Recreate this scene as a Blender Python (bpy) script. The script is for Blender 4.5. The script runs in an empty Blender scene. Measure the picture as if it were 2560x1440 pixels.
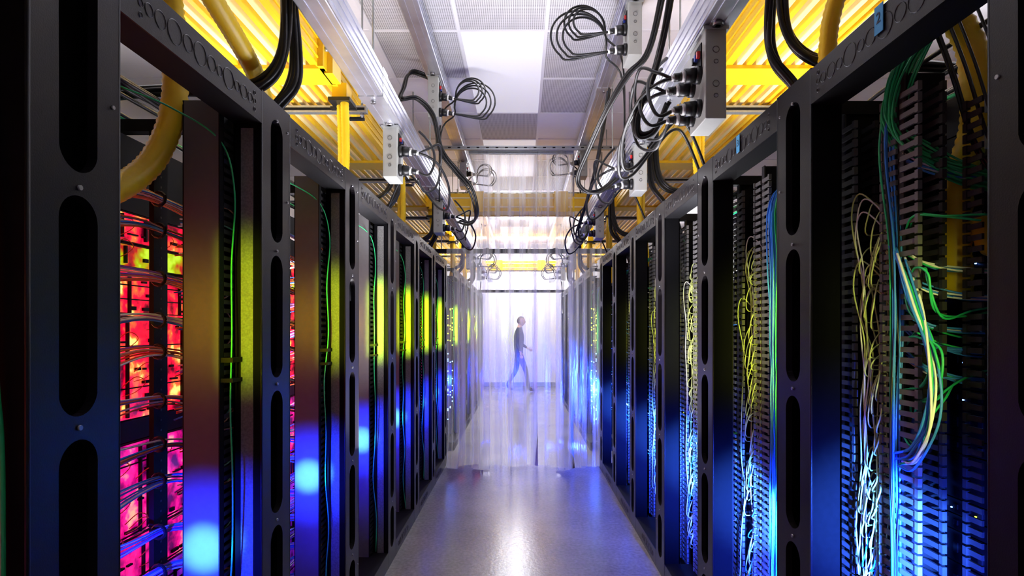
import bpy, bmesh, math, random
from mathutils import Vector, Matrix
D = bpy.data
COL = bpy.context.scene.collection
CAMZ = 1.46

# ------------------------------------------------------------------ materials
def mat(name, col, rough=0.5, metal=0.0, noise=0.0, nscale=20, bump=0.0, emis=None, es=0.0, spec=0.5):
    m = D.materials.new(name); m.use_nodes = True
    nt = m.node_tree; b = nt.nodes['Principled BSDF']
    b.inputs['Base Color'].default_value = (*col, 1)
    b.inputs['Roughness'].default_value = rough
    b.inputs['Metallic'].default_value = metal
    b.inputs['Specular IOR Level'].default_value = spec
    if emis:
        b.inputs['Emission Color'].default_value = (*emis, 1)
        b.inputs['Emission Strength'].default_value = es
    tc = nt.nodes.new('ShaderNodeTexCoord')
    n = nt.nodes.new('ShaderNodeTexNoise'); n.inputs['Scale'].default_value = nscale
    n.inputs['Detail'].default_value = 4
    nt.links.new(tc.outputs['Object'], n.inputs['Vector'])
    if noise > 0:
        mx = nt.nodes.new('ShaderNodeMix'); mx.data_type = 'RGBA'
        mx.inputs[6].default_value = (*[c*(1-noise) for c in col], 1)
        mx.inputs[7].default_value = (*[min(1, c*(1+noise)) for c in col], 1)
        nt.links.new(n.outputs['Fac'], mx.inputs[0]); nt.links.new(mx.outputs[2], b.inputs['Base Color'])
    if bump > 0:
        bp = nt.nodes.new('ShaderNodeBump'); bp.inputs['Strength'].default_value = bump
        bp.inputs['Distance'].default_value = 0.01
        nt.links.new(n.outputs['Fac'], bp.inputs['Height']); nt.links.new(bp.outputs[0], b.inputs['Normal'])
    return m

M = {}
M['black'] = mat('black_powder_coat', (0.008, 0.006, 0.008), 0.38, 0, 0.3, 300, 0.05, spec=0.24)
M['black2'] = mat('black_steel_inner', (0.006, 0.006, 0.007), 0.6, 0.0, 0.3, 60, spec=0.15)
M['matte'] = mat('matte_black_flange', (0.004, 0.004, 0.005), 0.8, 0.0, 0.3, 60, spec=0.05)
M['panel'] = mat('manager_panel_steel', (0.12, 0.12, 0.13), 0.55, 0.0, 0.10, 40, 0.02, spec=0.2)
M['flange'] = mat('galvanised_flange', (0.15, 0.15, 0.15), 0.6, 0.0, 0.6, 160, spec=0.2)
M['finger'] = mat('finger_duct_plastic', (0.030, 0.029, 0.031), 0.4, 0, 0.2, 50)
M['fingerR'] = mat('finger_duct_plastic_grey', (0.13, 0.128, 0.13), 0.45, 0, 0.2, 50)
M['knock'] = mat('knockout_edge', (0.02, 0.018, 0.02), 0.35, 0.0, 0.2, 50)
M['screw'] = mat('screw_zinc', (0.3, 0.3, 0.32), 0.4, 1.0, 0.1, 50)
M['yellow'] = mat('yellow_fiber_duct', (0.94, 0.57, 0.008), 0.36, 0, 0.06, 8)
M['yellowl'] = mat('yellow_duct_light', (0.95, 0.76, 0.32), 0.4, 0, 0.06, 8)
M['yelt'] = mat('yellow_corrugated_loom', (0.94, 0.62, 0.012), 0.42, 0, 0.08, 30)
M['alu'] = mat('brushed_aluminium', (0.64, 0.65, 0.71), 0.30, 0.85, 0.30, 7, 0.03)
M['grey'] = mat('grey_painted_steel', (0.34, 0.35, 0.33), 0.5, 0.1, 0.08, 20)
M['strut'] = mat('galvanised_strut', (0.42, 0.44, 0.44), 0.4, 0.7, 0.25, 60)
M['rubber'] = mat('black_rubber_cable', (0.010, 0.010, 0.011), 0.38, 0, 0.2, 40, spec=0.4)
M['white'] = mat('white_plastic', (0.75, 0.75, 0.75), 0.4, 0, 0.05, 20)
M['red'] = mat('red_plastic', (0.6, 0.02, 0.02), 0.4, 0, 0.05, 20)
M['bluep'] = mat('blue_plastic', (0.02, 0.08, 0.6), 0.4, 0, 0.05, 20)
M['cgreen'] = mat('cable_green', (0.02, 0.48, 0.16), 0.35, 0, 0.1, 40)
M['cblue'] = mat('cable_blue', (0.04, 0.25, 0.8), 0.35, 0, 0.1, 40)
M['cyel'] = mat('cable_yellow_green', (0.55, 0.62, 0.24), 0.4, 0, 0.1, 40)
M['cwht'] = mat('cable_white', (0.8, 0.8, 0.82), 0.4, 0, 0.1, 40)
M['cora'] = mat('cable_orange', (0.85, 0.16, 0.04), 0.4, 0, 0.1, 40)
M['cpur'] = mat('cable_purple', (0.35, 0.1, 0.75), 0.4, 0, 0.1, 40)
M['wall'] = mat('white_wall_paint', (0.80, 0.80, 0.82), 0.7, 0, 0.03, 3)
M['ceil'] = mat('white_ceiling_tile', (0.84, 0.83, 0.87), 0.8, 0, 0.03, 30)
M['tbar'] = mat('white_tbar', (0.8, 0.8, 0.84), 0.5, 0, 0.02, 30)
M['troff'] = mat('troffer_diffuser', (0.8, 0.8, 0.85), 0.5, 0, 0.03, 3, 0, (0.93, 0.93, 1.0), 0.34)
M['tape'] = mat('blue_painters_tape', (0.06, 0.33, 0.62), 0.7, 0, 0.1, 60, 0.1)
M['ink'] = mat('marker_ink', (0.01, 0.02, 0.05), 0.6, 0, 0.1, 60)
M['ledb'] = mat('led_blue', (0, 0, 0), 0.5, emis=(0.1, 0.25, 1.0), es=14)
M['ledy'] = mat('led_lime', (0, 0, 0), 0.5, emis=(0.75, 1.0, 0.05), es=5)

def glow_mat(name, cols, es, scale=9):  # coloured light on the server faces, painted as mottled emission
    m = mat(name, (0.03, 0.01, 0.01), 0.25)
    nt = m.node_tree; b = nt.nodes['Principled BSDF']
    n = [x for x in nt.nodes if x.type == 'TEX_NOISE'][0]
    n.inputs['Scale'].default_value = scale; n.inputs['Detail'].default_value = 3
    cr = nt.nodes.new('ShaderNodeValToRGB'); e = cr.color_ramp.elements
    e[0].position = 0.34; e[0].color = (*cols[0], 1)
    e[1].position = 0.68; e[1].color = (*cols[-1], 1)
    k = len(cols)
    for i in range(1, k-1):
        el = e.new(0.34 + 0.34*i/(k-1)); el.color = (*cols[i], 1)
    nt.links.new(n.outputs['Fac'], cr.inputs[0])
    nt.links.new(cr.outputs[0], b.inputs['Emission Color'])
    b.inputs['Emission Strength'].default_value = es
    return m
M['gred'] = glow_mat('server_face_red_painted_glow', [(0.05, 0, 0.005), (0.45, 0.0, 0.02), (1, 0.005, 0.03), (1, 0.10, 0.02), (1, 0.65, 0.15)], 2.0, 15)  # red glow and orange glare painted into the emission colour
M['gmag'] = glow_mat('server_face_magenta_painted_glow', [(0.06, 0, 0.04), (0.4, 0.0, 0.12), (0.9, 0.01, 0.22), (0.95, 0.30, 0.2)], 1.7, 15)
M['gblu'] = glow_mat('server_face_violet_painted_glow', [(0.01, 0.0, 0.04), (0.12, 0.005, 0.3), (0.3, 0.02, 0.7)], 1.2)
M['glim'] = glow_mat('server_face_lime_painted_glow', [(0.08, 0.0, 0.02), (0.5, 0.02, 0.01), (0.4, 0.5, 0.0), (0.6, 1, 0.05)], 1.2, 12)

def perf():
    m = mat('perforated_ceiling_tile', (0.6, 0.6, 0.64), 0.7)
    nt = m.node_tree; b = nt.nodes['Principled BSDF']
    tc = [x for x in nt.nodes if x.type == 'TEX_COORD'][0]
    sc = nt.nodes.new('ShaderNodeVectorMath'); sc.operation = 'SCALE'; sc.inputs[3].default_value = 70
    fr = nt.nodes.new('ShaderNodeVectorMath'); fr.operation = 'FRACTION'
    sb = nt.nodes.new('ShaderNodeVectorMath'); sb.operation = 'SUBTRACT'; sb.inputs[1].default_value = (0.5, 0.5, 0)
    ml = nt.nodes.new('ShaderNodeVectorMath'); ml.operation = 'MULTIPLY'; ml.inputs[1].default_value = (1, 1, 0)
    ln = nt.nodes.new('ShaderNodeVectorMath'); ln.operation = 'LENGTH'
    lt = nt.nodes.new('ShaderNodeMapRange'); lt.inputs[1].default_value = 0.22; lt.inputs[2].default_value = 0.42
    lt.inputs[3].default_value = 1; lt.inputs[4].default_value = 0
    mx = nt.nodes.new('ShaderNodeMix'); mx.data_type = 'RGBA'
    mx.inputs[6].default_value = (0.66, 0.65, 0.67, 1); mx.inputs[7].default_value = (0.20, 0.20, 0.205, 1)
    L = nt.links.new
    L(tc.outputs['Object'], sc.inputs[0]); L(sc.outputs[0], fr.inputs[0]); L(fr.outputs[0], sb.inputs[0])
    L(sb.outputs[0], ml.inputs[0]); L(ml.outputs[0], ln.inputs[0]); L(ln.outputs['Value'], lt.inputs[0])
    L(lt.outputs[0], mx.inputs[0]); L(mx.outputs[2], b.inputs['Base Color'])
    return m
M['perf'] = perf()

def floor_mat():
    m = mat('polished_concrete', (0.3, 0.29, 0.31), 0.28, spec=0.6)
    nt = m.node_tree; b = nt.nodes['Principled BSDF']; L = nt.links.new
    tc = [x for x in nt.nodes if x.type == 'TEX_COORD'][0]
    n1 = [x for x in nt.nodes if x.type == 'TEX_NOISE'][0]; n1.inputs['Scale'].default_value = 1.4; n1.inputs['Detail'].default_value = 10
    n1.inputs['Roughness'].default_value = 0.6
    n2 = nt.nodes.new('ShaderNodeTexNoise'); n2.inputs['Scale'].default_value = 45; n2.inputs['Detail'].default_value = 6
    L(tc.outputs['Object'], n2.inputs['Vector'])
    cr = nt.nodes.new('ShaderNodeValToRGB'); e = cr.color_ramp.elements
    e[0].position = 0.32; e[0].color = (0.20, 0.185, 0.165, 1); e[1].position = 0.70; e[1].color = (0.42, 0.40, 0.37, 1)
    mul = nt.nodes.new('ShaderNodeMath'); mul.operation = 'MULTIPLY_ADD'; mul.inputs[1].default_value = 0.5
    L(n2.outputs['Fac'], mul.inputs[0])
    s2 = nt.nodes.new('ShaderNodeMath'); s2.operation = 'MULTIPLY'; s2.inputs[1].default_value = 0.5
    L(n1.outputs['Fac'], s2.inputs[0]); L(s2.outputs[0], mul.inputs[2]); L(mul.outputs[0], cr.inputs[0])
    L(cr.outputs[0], b.inputs['Base Color'])
    mr = nt.nodes.new('ShaderNodeMapRange'); mr.inputs[3].default_value = 0.13; mr.inputs[4].default_value = 0.24
    L(n1.outputs['Fac'], mr.inputs[0]); L(mr.outputs[0], b.inputs['Roughness'])
    bp = nt.nodes.new('ShaderNodeBump'); bp.inputs['Strength'].default_value = 0.08; bp.inputs['Distance'].default_value = 0.01
    L(n2.outputs['Fac'], bp.inputs['Height']); L(bp.outputs[0], b.inputs['Normal'])
    return m
M['floor'] = floor_mat()

def pvc_mat():
    m = D.materials.new('clear_pvc_strip'); m.use_nodes = True
    nt = m.node_tree; nt.nodes.clear(); L = nt.links.new
    out = nt.nodes.new('ShaderNodeOutputMaterial')
    tr = nt.nodes.new('ShaderNodeBsdfTransparent'); tr.inputs[0].default_value = (0.96, 0.962, 0.98, 1)
    gl = nt.nodes.new('ShaderNodeBsdfGlossy'); gl.inputs['Roughness'].default_value = 0.12; gl.inputs[0].default_value = (0.9, 0.92, 1, 1)
    tl = nt.nodes.new('ShaderNodeBsdfTranslucent'); tl.inputs[0].default_value = (0.95, 0.95, 0.97, 1)
    lw = nt.nodes.new('ShaderNodeLayerWeight'); lw.inputs[0].default_value = 0.30
    tc = nt.nodes.new('ShaderNodeTexCoord'); mp = nt.nodes.new('ShaderNodeMapping')
    mp.inputs['Scale'].default_value = (22, 1, 0.35)
    n = nt.nodes.new('ShaderNodeTexNoise'); n.inputs['Scale'].default_value = 1.0; n.inputs['Detail'].default_value = 4
    L(tc.outputs['Object'], mp.inputs[0]); L(mp.outputs[0], n.inputs['Vector'])
    mr = nt.nodes.new('ShaderNodeMapRange'); mr.inputs[1].default_value = 0.35; mr.inputs[2].default_value = 0.75
    mr.inputs[3].default_value = 0.05; mr.inputs[4].default_value = 0.48
    L(n.outputs['Fac'], mr.inputs[0])
    m1 = nt.nodes.new('ShaderNodeMixShader'); L(mr.outputs[0], m1.inputs[0]); L(tr.outputs[0], m1.inputs[1]); L(tl.outputs[0], m1.inputs[2])
    m2 = nt.nodes.new('ShaderNodeMixShader'); L(lw.outputs['Fresnel'], m2.inputs[0]); L(m1.outputs[0], m2.inputs[1]); L(gl.outputs[0], m2.inputs[2])
    bp = nt.nodes.new('ShaderNodeBump'); bp.inputs['Strength'].default_value = 0.5; bp.inputs['Distance'].default_value = 0.02
    L(n.outputs['Fac'], bp.inputs['Height']); L(bp.outputs[0], gl.inputs['Normal'])
    L(m2.outputs[0], out.inputs[0])
    return m
M['pvc'] = pvc_mat()

# ------------------------------------------------------------------ mesh builder
def catmull(pts, sub):
    pts = [Vector(p) for p in pts]
    if len(pts) < 3: 
        return [pts[0].lerp(pts[-1], i/sub) for i in range(sub+1)]
    P = [pts[0]*2-pts[1]] + pts + [pts[-1]*2-pts[-2]]
    out = []
    for i in range(1, len(P)-2):
        a, b, c, d = P[i-1:i+3]
        for j in range(sub):
            t = j/sub
            out.append(0.5*((2*b)+(c-a)*t+(2*a-5*b+4*c-d)*t*t+(3*b-a-3*c+d)*t**3))
    out.append(pts[-1]); return out

class MB:
    def __init__(s): s.v = []; s.f = []; s.m = []; s.sm = []; s.mats = []
    def mi(s, k):
        if k not in s.mats: s.mats.append(k)
        return s.mats.index(k)
    def face(s, idx, m, smooth=False): s.f.append(idx); s.m.append(m); s.sm.append(smooth)
    def box(s, x0, x1, y0, y1, z0, z1, k):
        m = s.mi(k); b = len(s.v)
        s.v += [(x, y, z) for z in (z0, z1) for y in (y0, y1) for x in (x0, x1)]
        for q in ((0,2,3,1),(4,5,7,6),(0,1,5,4),(2,6,7,3),(0,4,6,2),(1,3,7,5)): s.face([b+i for i in q], m)
    def tube(s, pts, r, k, n=6, sub=6, raw=False, rf=None, cap=True):
        P = [Vector(p) for p in pts] if raw else catmull(pts, sub)
        m = s.mi(k); up = Vector((0.13, 0.2, 0.97)); rings = []
        t0 = (P[1]-P[0]).normalized(); nrm = t0.cross(up)
        if nrm.length < 0.05: nrm = t0.cross(Vector((1, 0, 0)))
        nrm.normalize()
        for i, p in enumerate(P):
            a = P[max(0, i-1)]; c = P[min(len(P)-1, i+1)]
            t = (c-a)
            t = t.normalized() if t.length > 1e-9 else t0
            nrm = nrm - t*nrm.dot(t)
            if nrm.length < 1e-6: nrm = t.orthogonal()
            nrm.normalize(); bn = t.cross(nrm)
            rr = rf(i, len(P)) if rf else r
            b = len(s.v)
            for j in range(n):
                a2 = 2*math.pi*j/n
                s.v.append(tuple(p+nrm*(rr*math.cos(a2))+bn*(rr*math.sin(a2))))
            rings.append(b)
        for i in range(len(rings)-1):
            for j in range(n):
                s.face([rings[i]+j, rings[i]+(j+1) % n, rings[i+1]+(j+1) % n, rings[i+1]+j], m, n > 4)
        if cap:
            s.face([rings[0]+j for j in range(n)][::-1], m); s.face([rings[-1]+j for j in range(n)], m)
    def cyl(s, p0, p1, r, k, n=16): s.tube([p0, p1], r, k, n, raw=True)
    def corr(s, pts, r, k, step=0.011, n=14):
        P = catmull(pts, 30)
        Q = [P[0]]; acc = 0; 
        for a, b in zip(P[:-1], P[1:]):
            L = (b-a).length; d = step-acc
            while d <= L and L > 0:
                Q.append(a.lerp(b, d/L)); d += step
            acc = L-(d-step)
        s.tube(Q, r, k, n, raw=True, rf=lambda i, N: r if i % 2 else r*0.90)
    def ring(s, c, ax, r, w, k, n=20):
        pts = []
        for i in range(n+1):
            a = 2*math.pi*i/n
            if ax == 'x': pts.append((c[0], c[1]+r*math.cos(a), c[2]+r*math.sin(a)))
            elif ax == 'y': pts.append((c[0]+r*math.cos(a), c[1], c[2]+r*math.sin(a)))
            else: pts.append((c[0]+r*math.cos(a), c[1]+r*math.sin(a), c[2]))
        s.tube(pts, w, k, 4, raw=True, cap=False)
    def mesh(s, name):
        me = D.meshes.new(name); me.from_pydata(s.v, [], s.f)
        for k in s.mats: me.materials.append(M[k])
        me.polygons.foreach_set('material_index', s.m)
        me.polygons.foreach_set('use_smooth', s.sm)
        me.update(); return me

def obj(name, me, parent=None, loc=(0, 0, 0)):
    o = D.objects.new(name, me); COL.objects.link(o); o.location = loc
    if parent: o.parent = parent
    return o
def empty(name, loc=(0, 0, 0)):
    o = D.objects.new(name, None); COL.objects.link(o); o.location = loc; o.empty_display_size = 0.1
    return o
def bev(o, w=0.004):
    b = o.modifiers.new('bevel', 'BEVEL'); b.width = w; b.segments = 2; b.limit_method = 'ANGLE'; return o

# ------------------------------------------------------------------ room
RX, Y0, Y1, CZ = 3.6, -1.5, 15.0, 3.57
def slab(name, a, k):
    mb = MB(); mb.box(*a, k); return obj(name, mb.mesh(name))
slab('floor', (-RX, RX, Y0, Y1, -0.1, 0), 'floor')
slab('wall_left', (-RX-0.1, -RX, Y0, Y1, 0, CZ), 'wall')
slab('wall_right', (RX, RX+0.1, Y0, Y1, 0, CZ), 'wall')
slab('wall_back', (-RX-0.1, RX+0.1, Y1, Y1+0.1, 0, CZ), 'wall')
slab('wall_front', (-RX-0.1, RX+0.1, Y0-0.1, Y0, 0, CZ), 'wall')
mb = MB(); mb.box(-RX, RX, Y1-0.02, Y1, 0, 0.1, 'grey'); obj('baseboard_back', mb.mesh('baseboard_back'))
mb = MB()
TX, TY, x0c, y0c = 0.615, 0.78, -0.44, 4.09
xs = [x0c+TX*i for i in range(-6, 8)]; ys = [y0c+TY*i for i in range(-8, 15)]
for i in range(len(xs)-1):
    for j in range(len(ys)-1):
        ci = i-6; rj = j-8
        k = 'ceil'
        if ci == 0: k = 'perf' if rj in (-2, -1, 2, 5, 9) else 'troff'
        elif ci == -1: k = 'perf' if rj in (-1, 0, 4, 8) else 'ceil'
        elif ci == 1: k = 'perf' if rj in (-1, 0, 1, 4, 5) else 'ceil'
        xa, xb = max(xs[i], -RX), min(xs[i+1], RX); ya, yb = max(ys[j], Y0), min(ys[j+1], Y1)
        if xb <= xa or yb <= ya: continue
        mb.box(xa, xb, ya, yb, CZ, CZ+0.02, k)
for x in xs:
    if abs(x) < RX: mb.box(x-0.012, x+0.012, Y0, Y1, CZ-0.006, CZ+0.001, 'tbar')
for n, y in enumerate(ys):
    if Y0 < y < Y1:
        for i in range(len(xs)-1):
            if i-6 == 0 and (n-8) in (1, 4, 7): continue
            mb.box(max(xs[i], -RX)+0.012, min(xs[i+1], RX)-0.012, y-0.012, y+0.012, CZ-0.005, CZ+0.001, 'tbar')
obj('ceiling', mb.mesh('ceiling'))

# ------------------------------------------------------------------ racks
RT = 2.21
def oval_plate(mb, s, u, y0, y1, zc, hz, hw, L, k, depth):
    m = mb.mi(k); N = 32; yc = (y0+y1)/2; W = (y1-y0)/2
    inn, out = [], []
    for i in range(N):
        a = 2*math.pi*i/N
        ca, sa = math.cos(a), math.sin(a); q = max(abs(ca), abs(sa))
        off = L*(1 if i <= N//2 else -1)
        inn.append((yc+hw*ca, zc+off+hw*sa)); out.append((yc+W*ca/q, zc+off+(hz-L)*sa/q))
    b = len(mb.v)
    mb.v += [(s*u, y, z) for y, z in out]; mb.v += [(s*u, y, z) for y, z in inn]
    mb.v += [(s*(u+depth), y, z) for y, z in inn]
    for i in range(N):
        j = (i+1) % N
        mb.face([b+i, b+j, b+N+j, b+N+i], m); mb.face([b+N+i, b+N+j, b+2*N+j, b+2*N+i], m)

def bx(mb, s, u0, u1, y0, y1, z0, z1, k):
    a, b = sorted((s*u0, s*u1)); mb.box(a, b, y0, y1, z0, z1, k)

def frame_mesh(s, P, strip=True):
    mb = MB(); PW = 0.215; a, b = P-PW, P
    zc = [1.95-0.447*i for i in range(4)]
    for z in zc: oval_plate(mb, s, 0, a, b, z, 0.2235, 0.047, 0.155, 'black', 0.02)
    bx(mb, s, 0, 0.004, a, b, zc[0]+0.2235, RT, 'black')
    z = zc[-1]-0.2235
    oval_plate(mb, s, 0, a, b, z-0.16, 0.16, 0.047, 0.08, 'black', 0.02)
    bx(mb, s, 0, 0.004, a, b, 0.0, z-0.32, 'black')
    bx(mb, s, 0.060, 0.064, a+0.004, b-0.004, 0.0, RT-0.02, 'matte')
    # flanges
    bx(mb, s, 0.004, 0.09, a, a+0.004, 0.0, RT, 'matte')
    if s < 0 and strip: bx(mb, s, 0.028, 0.066, a-0.003, a, 0.02, RT-0.12, 'flange')
    bx(mb, s, 0.004, 0.09, b-0.004, b, 0.0, RT, 'matte')
    bx(mb, s, 0.085, 0.09, a, a+0.03, 0.0, RT, 'black2'); bx(mb, s, 0.085, 0.09, b-0.03, b, 0.0, RT, 'black2')
    for y in (a, b): mb.tube([(s*0.003, y, 0), (s*0.003, y, RT)], 0.004, 'black', 8, raw=True)
    # header
    h0 = RT-0.105
    bx(mb, s, 0.0, 0.004, 0, a, h0, RT-0.005, 'black'); bx(mb, s, 0.004, 0.09, 0, a, h0, h0+0.004, 'black2')
    bx(mb, s, 0.004, 0.09, 0, a, RT-0.009, RT-0.005, 'black2')
    hc = h0+0.05
    y = 0.05; pat = [0.008, 0.014, 0.020, 0.028, 0.020, 0.028, 0.020, 0.014, 0.028, 0.014, 0.020, 0.014, 0.008]
    for r in pat:
        y += r+0.006
        if y+r > a-0.02: break
        mb.ring((-s*0.0003, y, hc), 'x', r, 0.0012, 'knock')
        if r < 0.012:
            mb.ring((-s*0.0003, y, hc+0.025), 'x', 0.006, 0.0012, 'knock', 10); mb.ring((-s*0.0003, y, hc-0.025), 'x', 0.006, 0.0012, 'knock', 10)
        y += r
    # sill
    bx(mb, s, 0.0, 0.004, 0, a, 0.0, 0.10, 'black'); bx(mb, s, 0.004, 0.3, 0, a, 0.096, 0.10, 'black2')
    y = 0.06
    for r in [0.016, 0.022, 0.026, 0.022, 0.026, 0.022, 0.016]:
        y += r+0.006
        if y+r > a-0.02: break
        mb.ring((-s*0.0003, y, 0.05), 'x', r, 0.0012, 'knock', 14); y += r
    # rear frame
    for yy in (0.0, P-0.05): bx(mb, s, 0.72, 0.77, yy, yy+0.05, 0, RT-0.06, 'black2')
    bx(mb, s, 0.72, 0.77, 0, P, RT-0.12, RT-0.06, 'black2')
    bx(mb, s, 0.09, 0.72, P-0.13, P-0.09, RT-0.10, RT-0.06, 'black2')
    for z in (0.38, 0.83, 1.28, 1.72, 2.15):
        mb.cyl((-s*0.004, (a+b)/2, z), (s*0.004, (a+b)/2, z), 0.005, 'screw', 8)
    for z in (2.14, 1.9, 0.3):
        mb.cyl((-s*0.003, b-0.02, z), (s*0.004, b-0.02, z), 0.004, 'screw', 8)
    bx(mb, s, 0.755, 0.762, 0.0, P, 0.05, 2.09, 'black2')  # sheet added to block side-aisle light and keep the bay dark
    if s > 0: bx(mb, s, 0.26, 0.72, P-0.03, P-0.026, 0.05, 2.05, 'black2')
    return mb.mesh('rack_frame')

def fingers(mb, s, u, y0, y1, z0, z1, k, flip=1, pitch=0.027):
    n = int((z1-z0)/pitch)
    for i in range(n):
        z = z0+i*pitch
        bx(mb, s, u, u+0.006, y0, y1, z, z+0.013, k)
        ye = y1 if flip > 0 else y0
        bx(mb, s, u-0.003, u+0.008, ye-0.006, ye+0.006, z-0.004, z+0.017, k)

def bundle(mb, pts, n, r, spread, ks, rng, wob=0.0, sides=5, sub=5):
    for i in range(n):
        o = Vector((rng.uniform(-1, 1), rng.uniform(-1, 1), rng.uniform(-1, 1)))*spread
        q = []
        for p in pts:
            w = Vector((rng.uniform(-1, 1), rng.uniform(-1, 1), rng.uniform(-1, 1)))*wob
            q.append(Vector(p)+o+w)
        mb.tube(q, r, rng.choice(ks), sides, sub)

# ---- left interior
PL, PR, XL, XR = 0.86, 0.85, 0.81, 0.83
def left_manager():
    mb = MB(); s = -1
    bx(mb, s, 0.10, 0.205, 0.575, 0.579, 0.05, 2.15, 'panel')
    bx(mb, s, 0.205, 0.209, 0.575, 0.80, 0.05, 2.15, 'black2')
    bx(mb, s, 0.12, 0.205, 0.79, 0.795, 0.05, 2.15, 'black2')
    bx(mb, s, 0.097, 0.101, 0.575, 0.60, 0.05, 2.15, 'black2')
    bx(mb, s, 0.15, 0.156, 0.60, 0.79, 0.05, 2.15, 'black2')
    fingers(mb, s, 0.097, 0.60, 0.69, 0.08, 2.12, 'finger')
    fingers(mb, s, 0.097, 0.71, 0.78, 0.08, 2.12, 'finger', -1)
    rr = random.Random(8)
    for i in range(30):
        z = rr.uniform(0.3, 2.0); mb.tube([(s*0.145, 0.60, z), (s*0.13, 0.66, z+rr.uniform(-.02, .02)), (s*0.145, 0.76, z+rr.uniform(-.03, .03))], 0.003, rr.choice(['cora', 'cgreen', 'cora']), 5, 4)
    bx(mb, s, 0.33, 0.345, 0.63, 0.70, 0.05, 2.1, 'black2')
    for i in range(60):
        z = 0.15+i*0.032
        mb.cyl((s*0.329, 0.665, z), (s*0.331, 0.665, z), 0.004, 'knock', 6)
    bx(mb, s, 0.06, 0.10, 0.58, 0.64, 1.36, 1.375, 'black2'); bx(mb, s, 0.06, 0.10, 0.58, 0.64, 1.30, 1.312, 'black2')
    return mb.mesh('cable_manager')
def left_equipment():
    mb = MB(); s = -1; rr = random.Random(14)
    z = 0.10
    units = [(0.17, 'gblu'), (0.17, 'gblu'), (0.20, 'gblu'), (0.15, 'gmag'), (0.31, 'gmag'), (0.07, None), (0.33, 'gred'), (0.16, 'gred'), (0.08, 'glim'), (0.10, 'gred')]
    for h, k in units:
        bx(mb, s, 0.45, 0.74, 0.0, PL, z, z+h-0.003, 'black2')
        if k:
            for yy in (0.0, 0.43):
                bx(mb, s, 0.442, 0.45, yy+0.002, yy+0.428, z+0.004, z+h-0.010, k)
            n = int(h/0.045)
            for q in range(n):      # sled edges, latches and vents standing proud of the face with the painted glow
                zz = z+0.01+q*0.045
                if rr.random() < 0.5: bx(mb, s, 0.437, 0.442, 0.0, PL, zz, zz+0.004, 'black2')
                for c in range(6):
                    y = rr.uniform(0.02, 0.8); w = rr.uniform(0.01, 0.05)
                    bx(mb, s, 0.434, 0.442, y, y+w, zz+0.012, zz+0.012+rr.uniform(0.004, 0.014), 'black2')
            for c in range(7):
                y = rr.uniform(0.0, 0.82); bx(mb, s, 0.432, 0.442, y, y+0.006, z+0.01, z+h-0.015, 'black2')
        z += h
    bx(mb, s, 0.45, 0.74, 0.0, PL, z, z+0.24, 'black2')
    return mb.mesh('server_chassis')
def left_cables(seed):
    mb = MB(); rr = random.Random(seed); s = -1
    z = 0.28
    while z < 1.93:
        dz = rr.uniform(-0.02, 0.02)
        ks = ['cwht', 'cwht', 'cpur', 'cblue', 'cora', 'cora'] if z > 1.0 else ['cwht', 'cwht', 'cblue', 'cpur']
        for i in range(9):
            o = rr.uniform(-0.018, 0.018); ou = rr.uniform(-0.012, 0.012)
            sp = rr.uniform(-0.03, 0.03)
            mb.tube([(s*(0.42+ou), 0.02+rr.uniform(0, 0.1), z-0.05+sp), (s*(0.34+ou), 0.30, z-0.01+o*1.8), (s*(0.30+ou), 0.50, z+0.015+o+dz), (s*(0.295+ou), 0.64, z+0.012+o*0.7+dz), (s*(0.26+ou), 0.74, z+o+dz-0.01)], 0.0028, rr.choice(ks), 5, 5)
        mb.ring((s*0.297, 0.60, z+0.014+dz), 'y', 0.021, 0.005, 'rubber', 12)
        z += rr.choice((0.10, 0.13, 0.15))
    for i in range(24):
        z = rr.uniform(0.5, 1.85); y = rr.uniform(0.4, 0.8)
        mb.tube([(s*0.43, y, z), (s*0.40, y+0.02, z+0.03), (s*0.39, y+0.05, z+0.01), (s*0.41, y+0.03, z-0.02), (s*0.43, y, z-0.03)], 0.0016, 'cora', 4, 4)
    pts = [(s*0.28, 0.40, 2.12), (s*0.20, 0.50, 2.10), (s*0.10, 0.585, 2.03)]
    for i in range(9):
        zz = 1.88-i*0.22
        pts.append((s*(0.070+rr.uniform(-.012, .012)), 0.60+0.012*math.sin(i*0.9+seed)+rr.uniform(-.005, .005), zz))
    mb.tube(pts, 0.0026, 'cgreen', 7, 8)
    return mb.mesh('patch_cables')

# ---- right interior
def right_manager():
    mb = MB(); s = 1
    for (a, b) in ((0.67, 0.80), (0.40, 0.53)):
        mid = (a+b)/2
        bx(mb, s, 0.15, 0.26, mid-0.003, mid+0.003, 0.06, 2.12, 'black2')
        bx(mb, s, 0.148, 0.153, mid-0.012, mid+0.012, 0.06, 2.12, 'finger')
        fingers(mb, s, 0.14, a-0.01, mid-0.008, 0.08, 2.10, 'fingerR', -1)
        fingers(mb, s, 0.14, mid+0.008, b, 0.08, 2.10, 'fingerR', 1)
        fingers(mb, s, 0.20, a-0.01, mid-0.008, 0.08, 2.10, 'finger', -1)
    bx(mb, s, 0.27, 0.274, 0.50, 0.84, 0.06, 2.12, 'black2')
    bx(mb, s, 0.262, 0.27, 0.565, 0.64, 0.06, 2.1, 'panel')
    fingers(mb, s, 0.25, 0.24, 0.31, 0.08, 2.05, 'fingerR', -1)
    fingers(mb, s, 0.25, 0.33, 0.38, 0.08, 2.05, 'finger', 1)
    bx(mb, s, 0.30, 0.33, 0.10, 0.14, 0.06, 2.1, 'black2')
    for i in range(64):
        z = 0.12+i*0.031
        mb.cyl((0.299, 0.12, z), (0.301, 0.12, z), 0.004, 'knock', 6)
    return mb.mesh('cable_manager')
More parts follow.
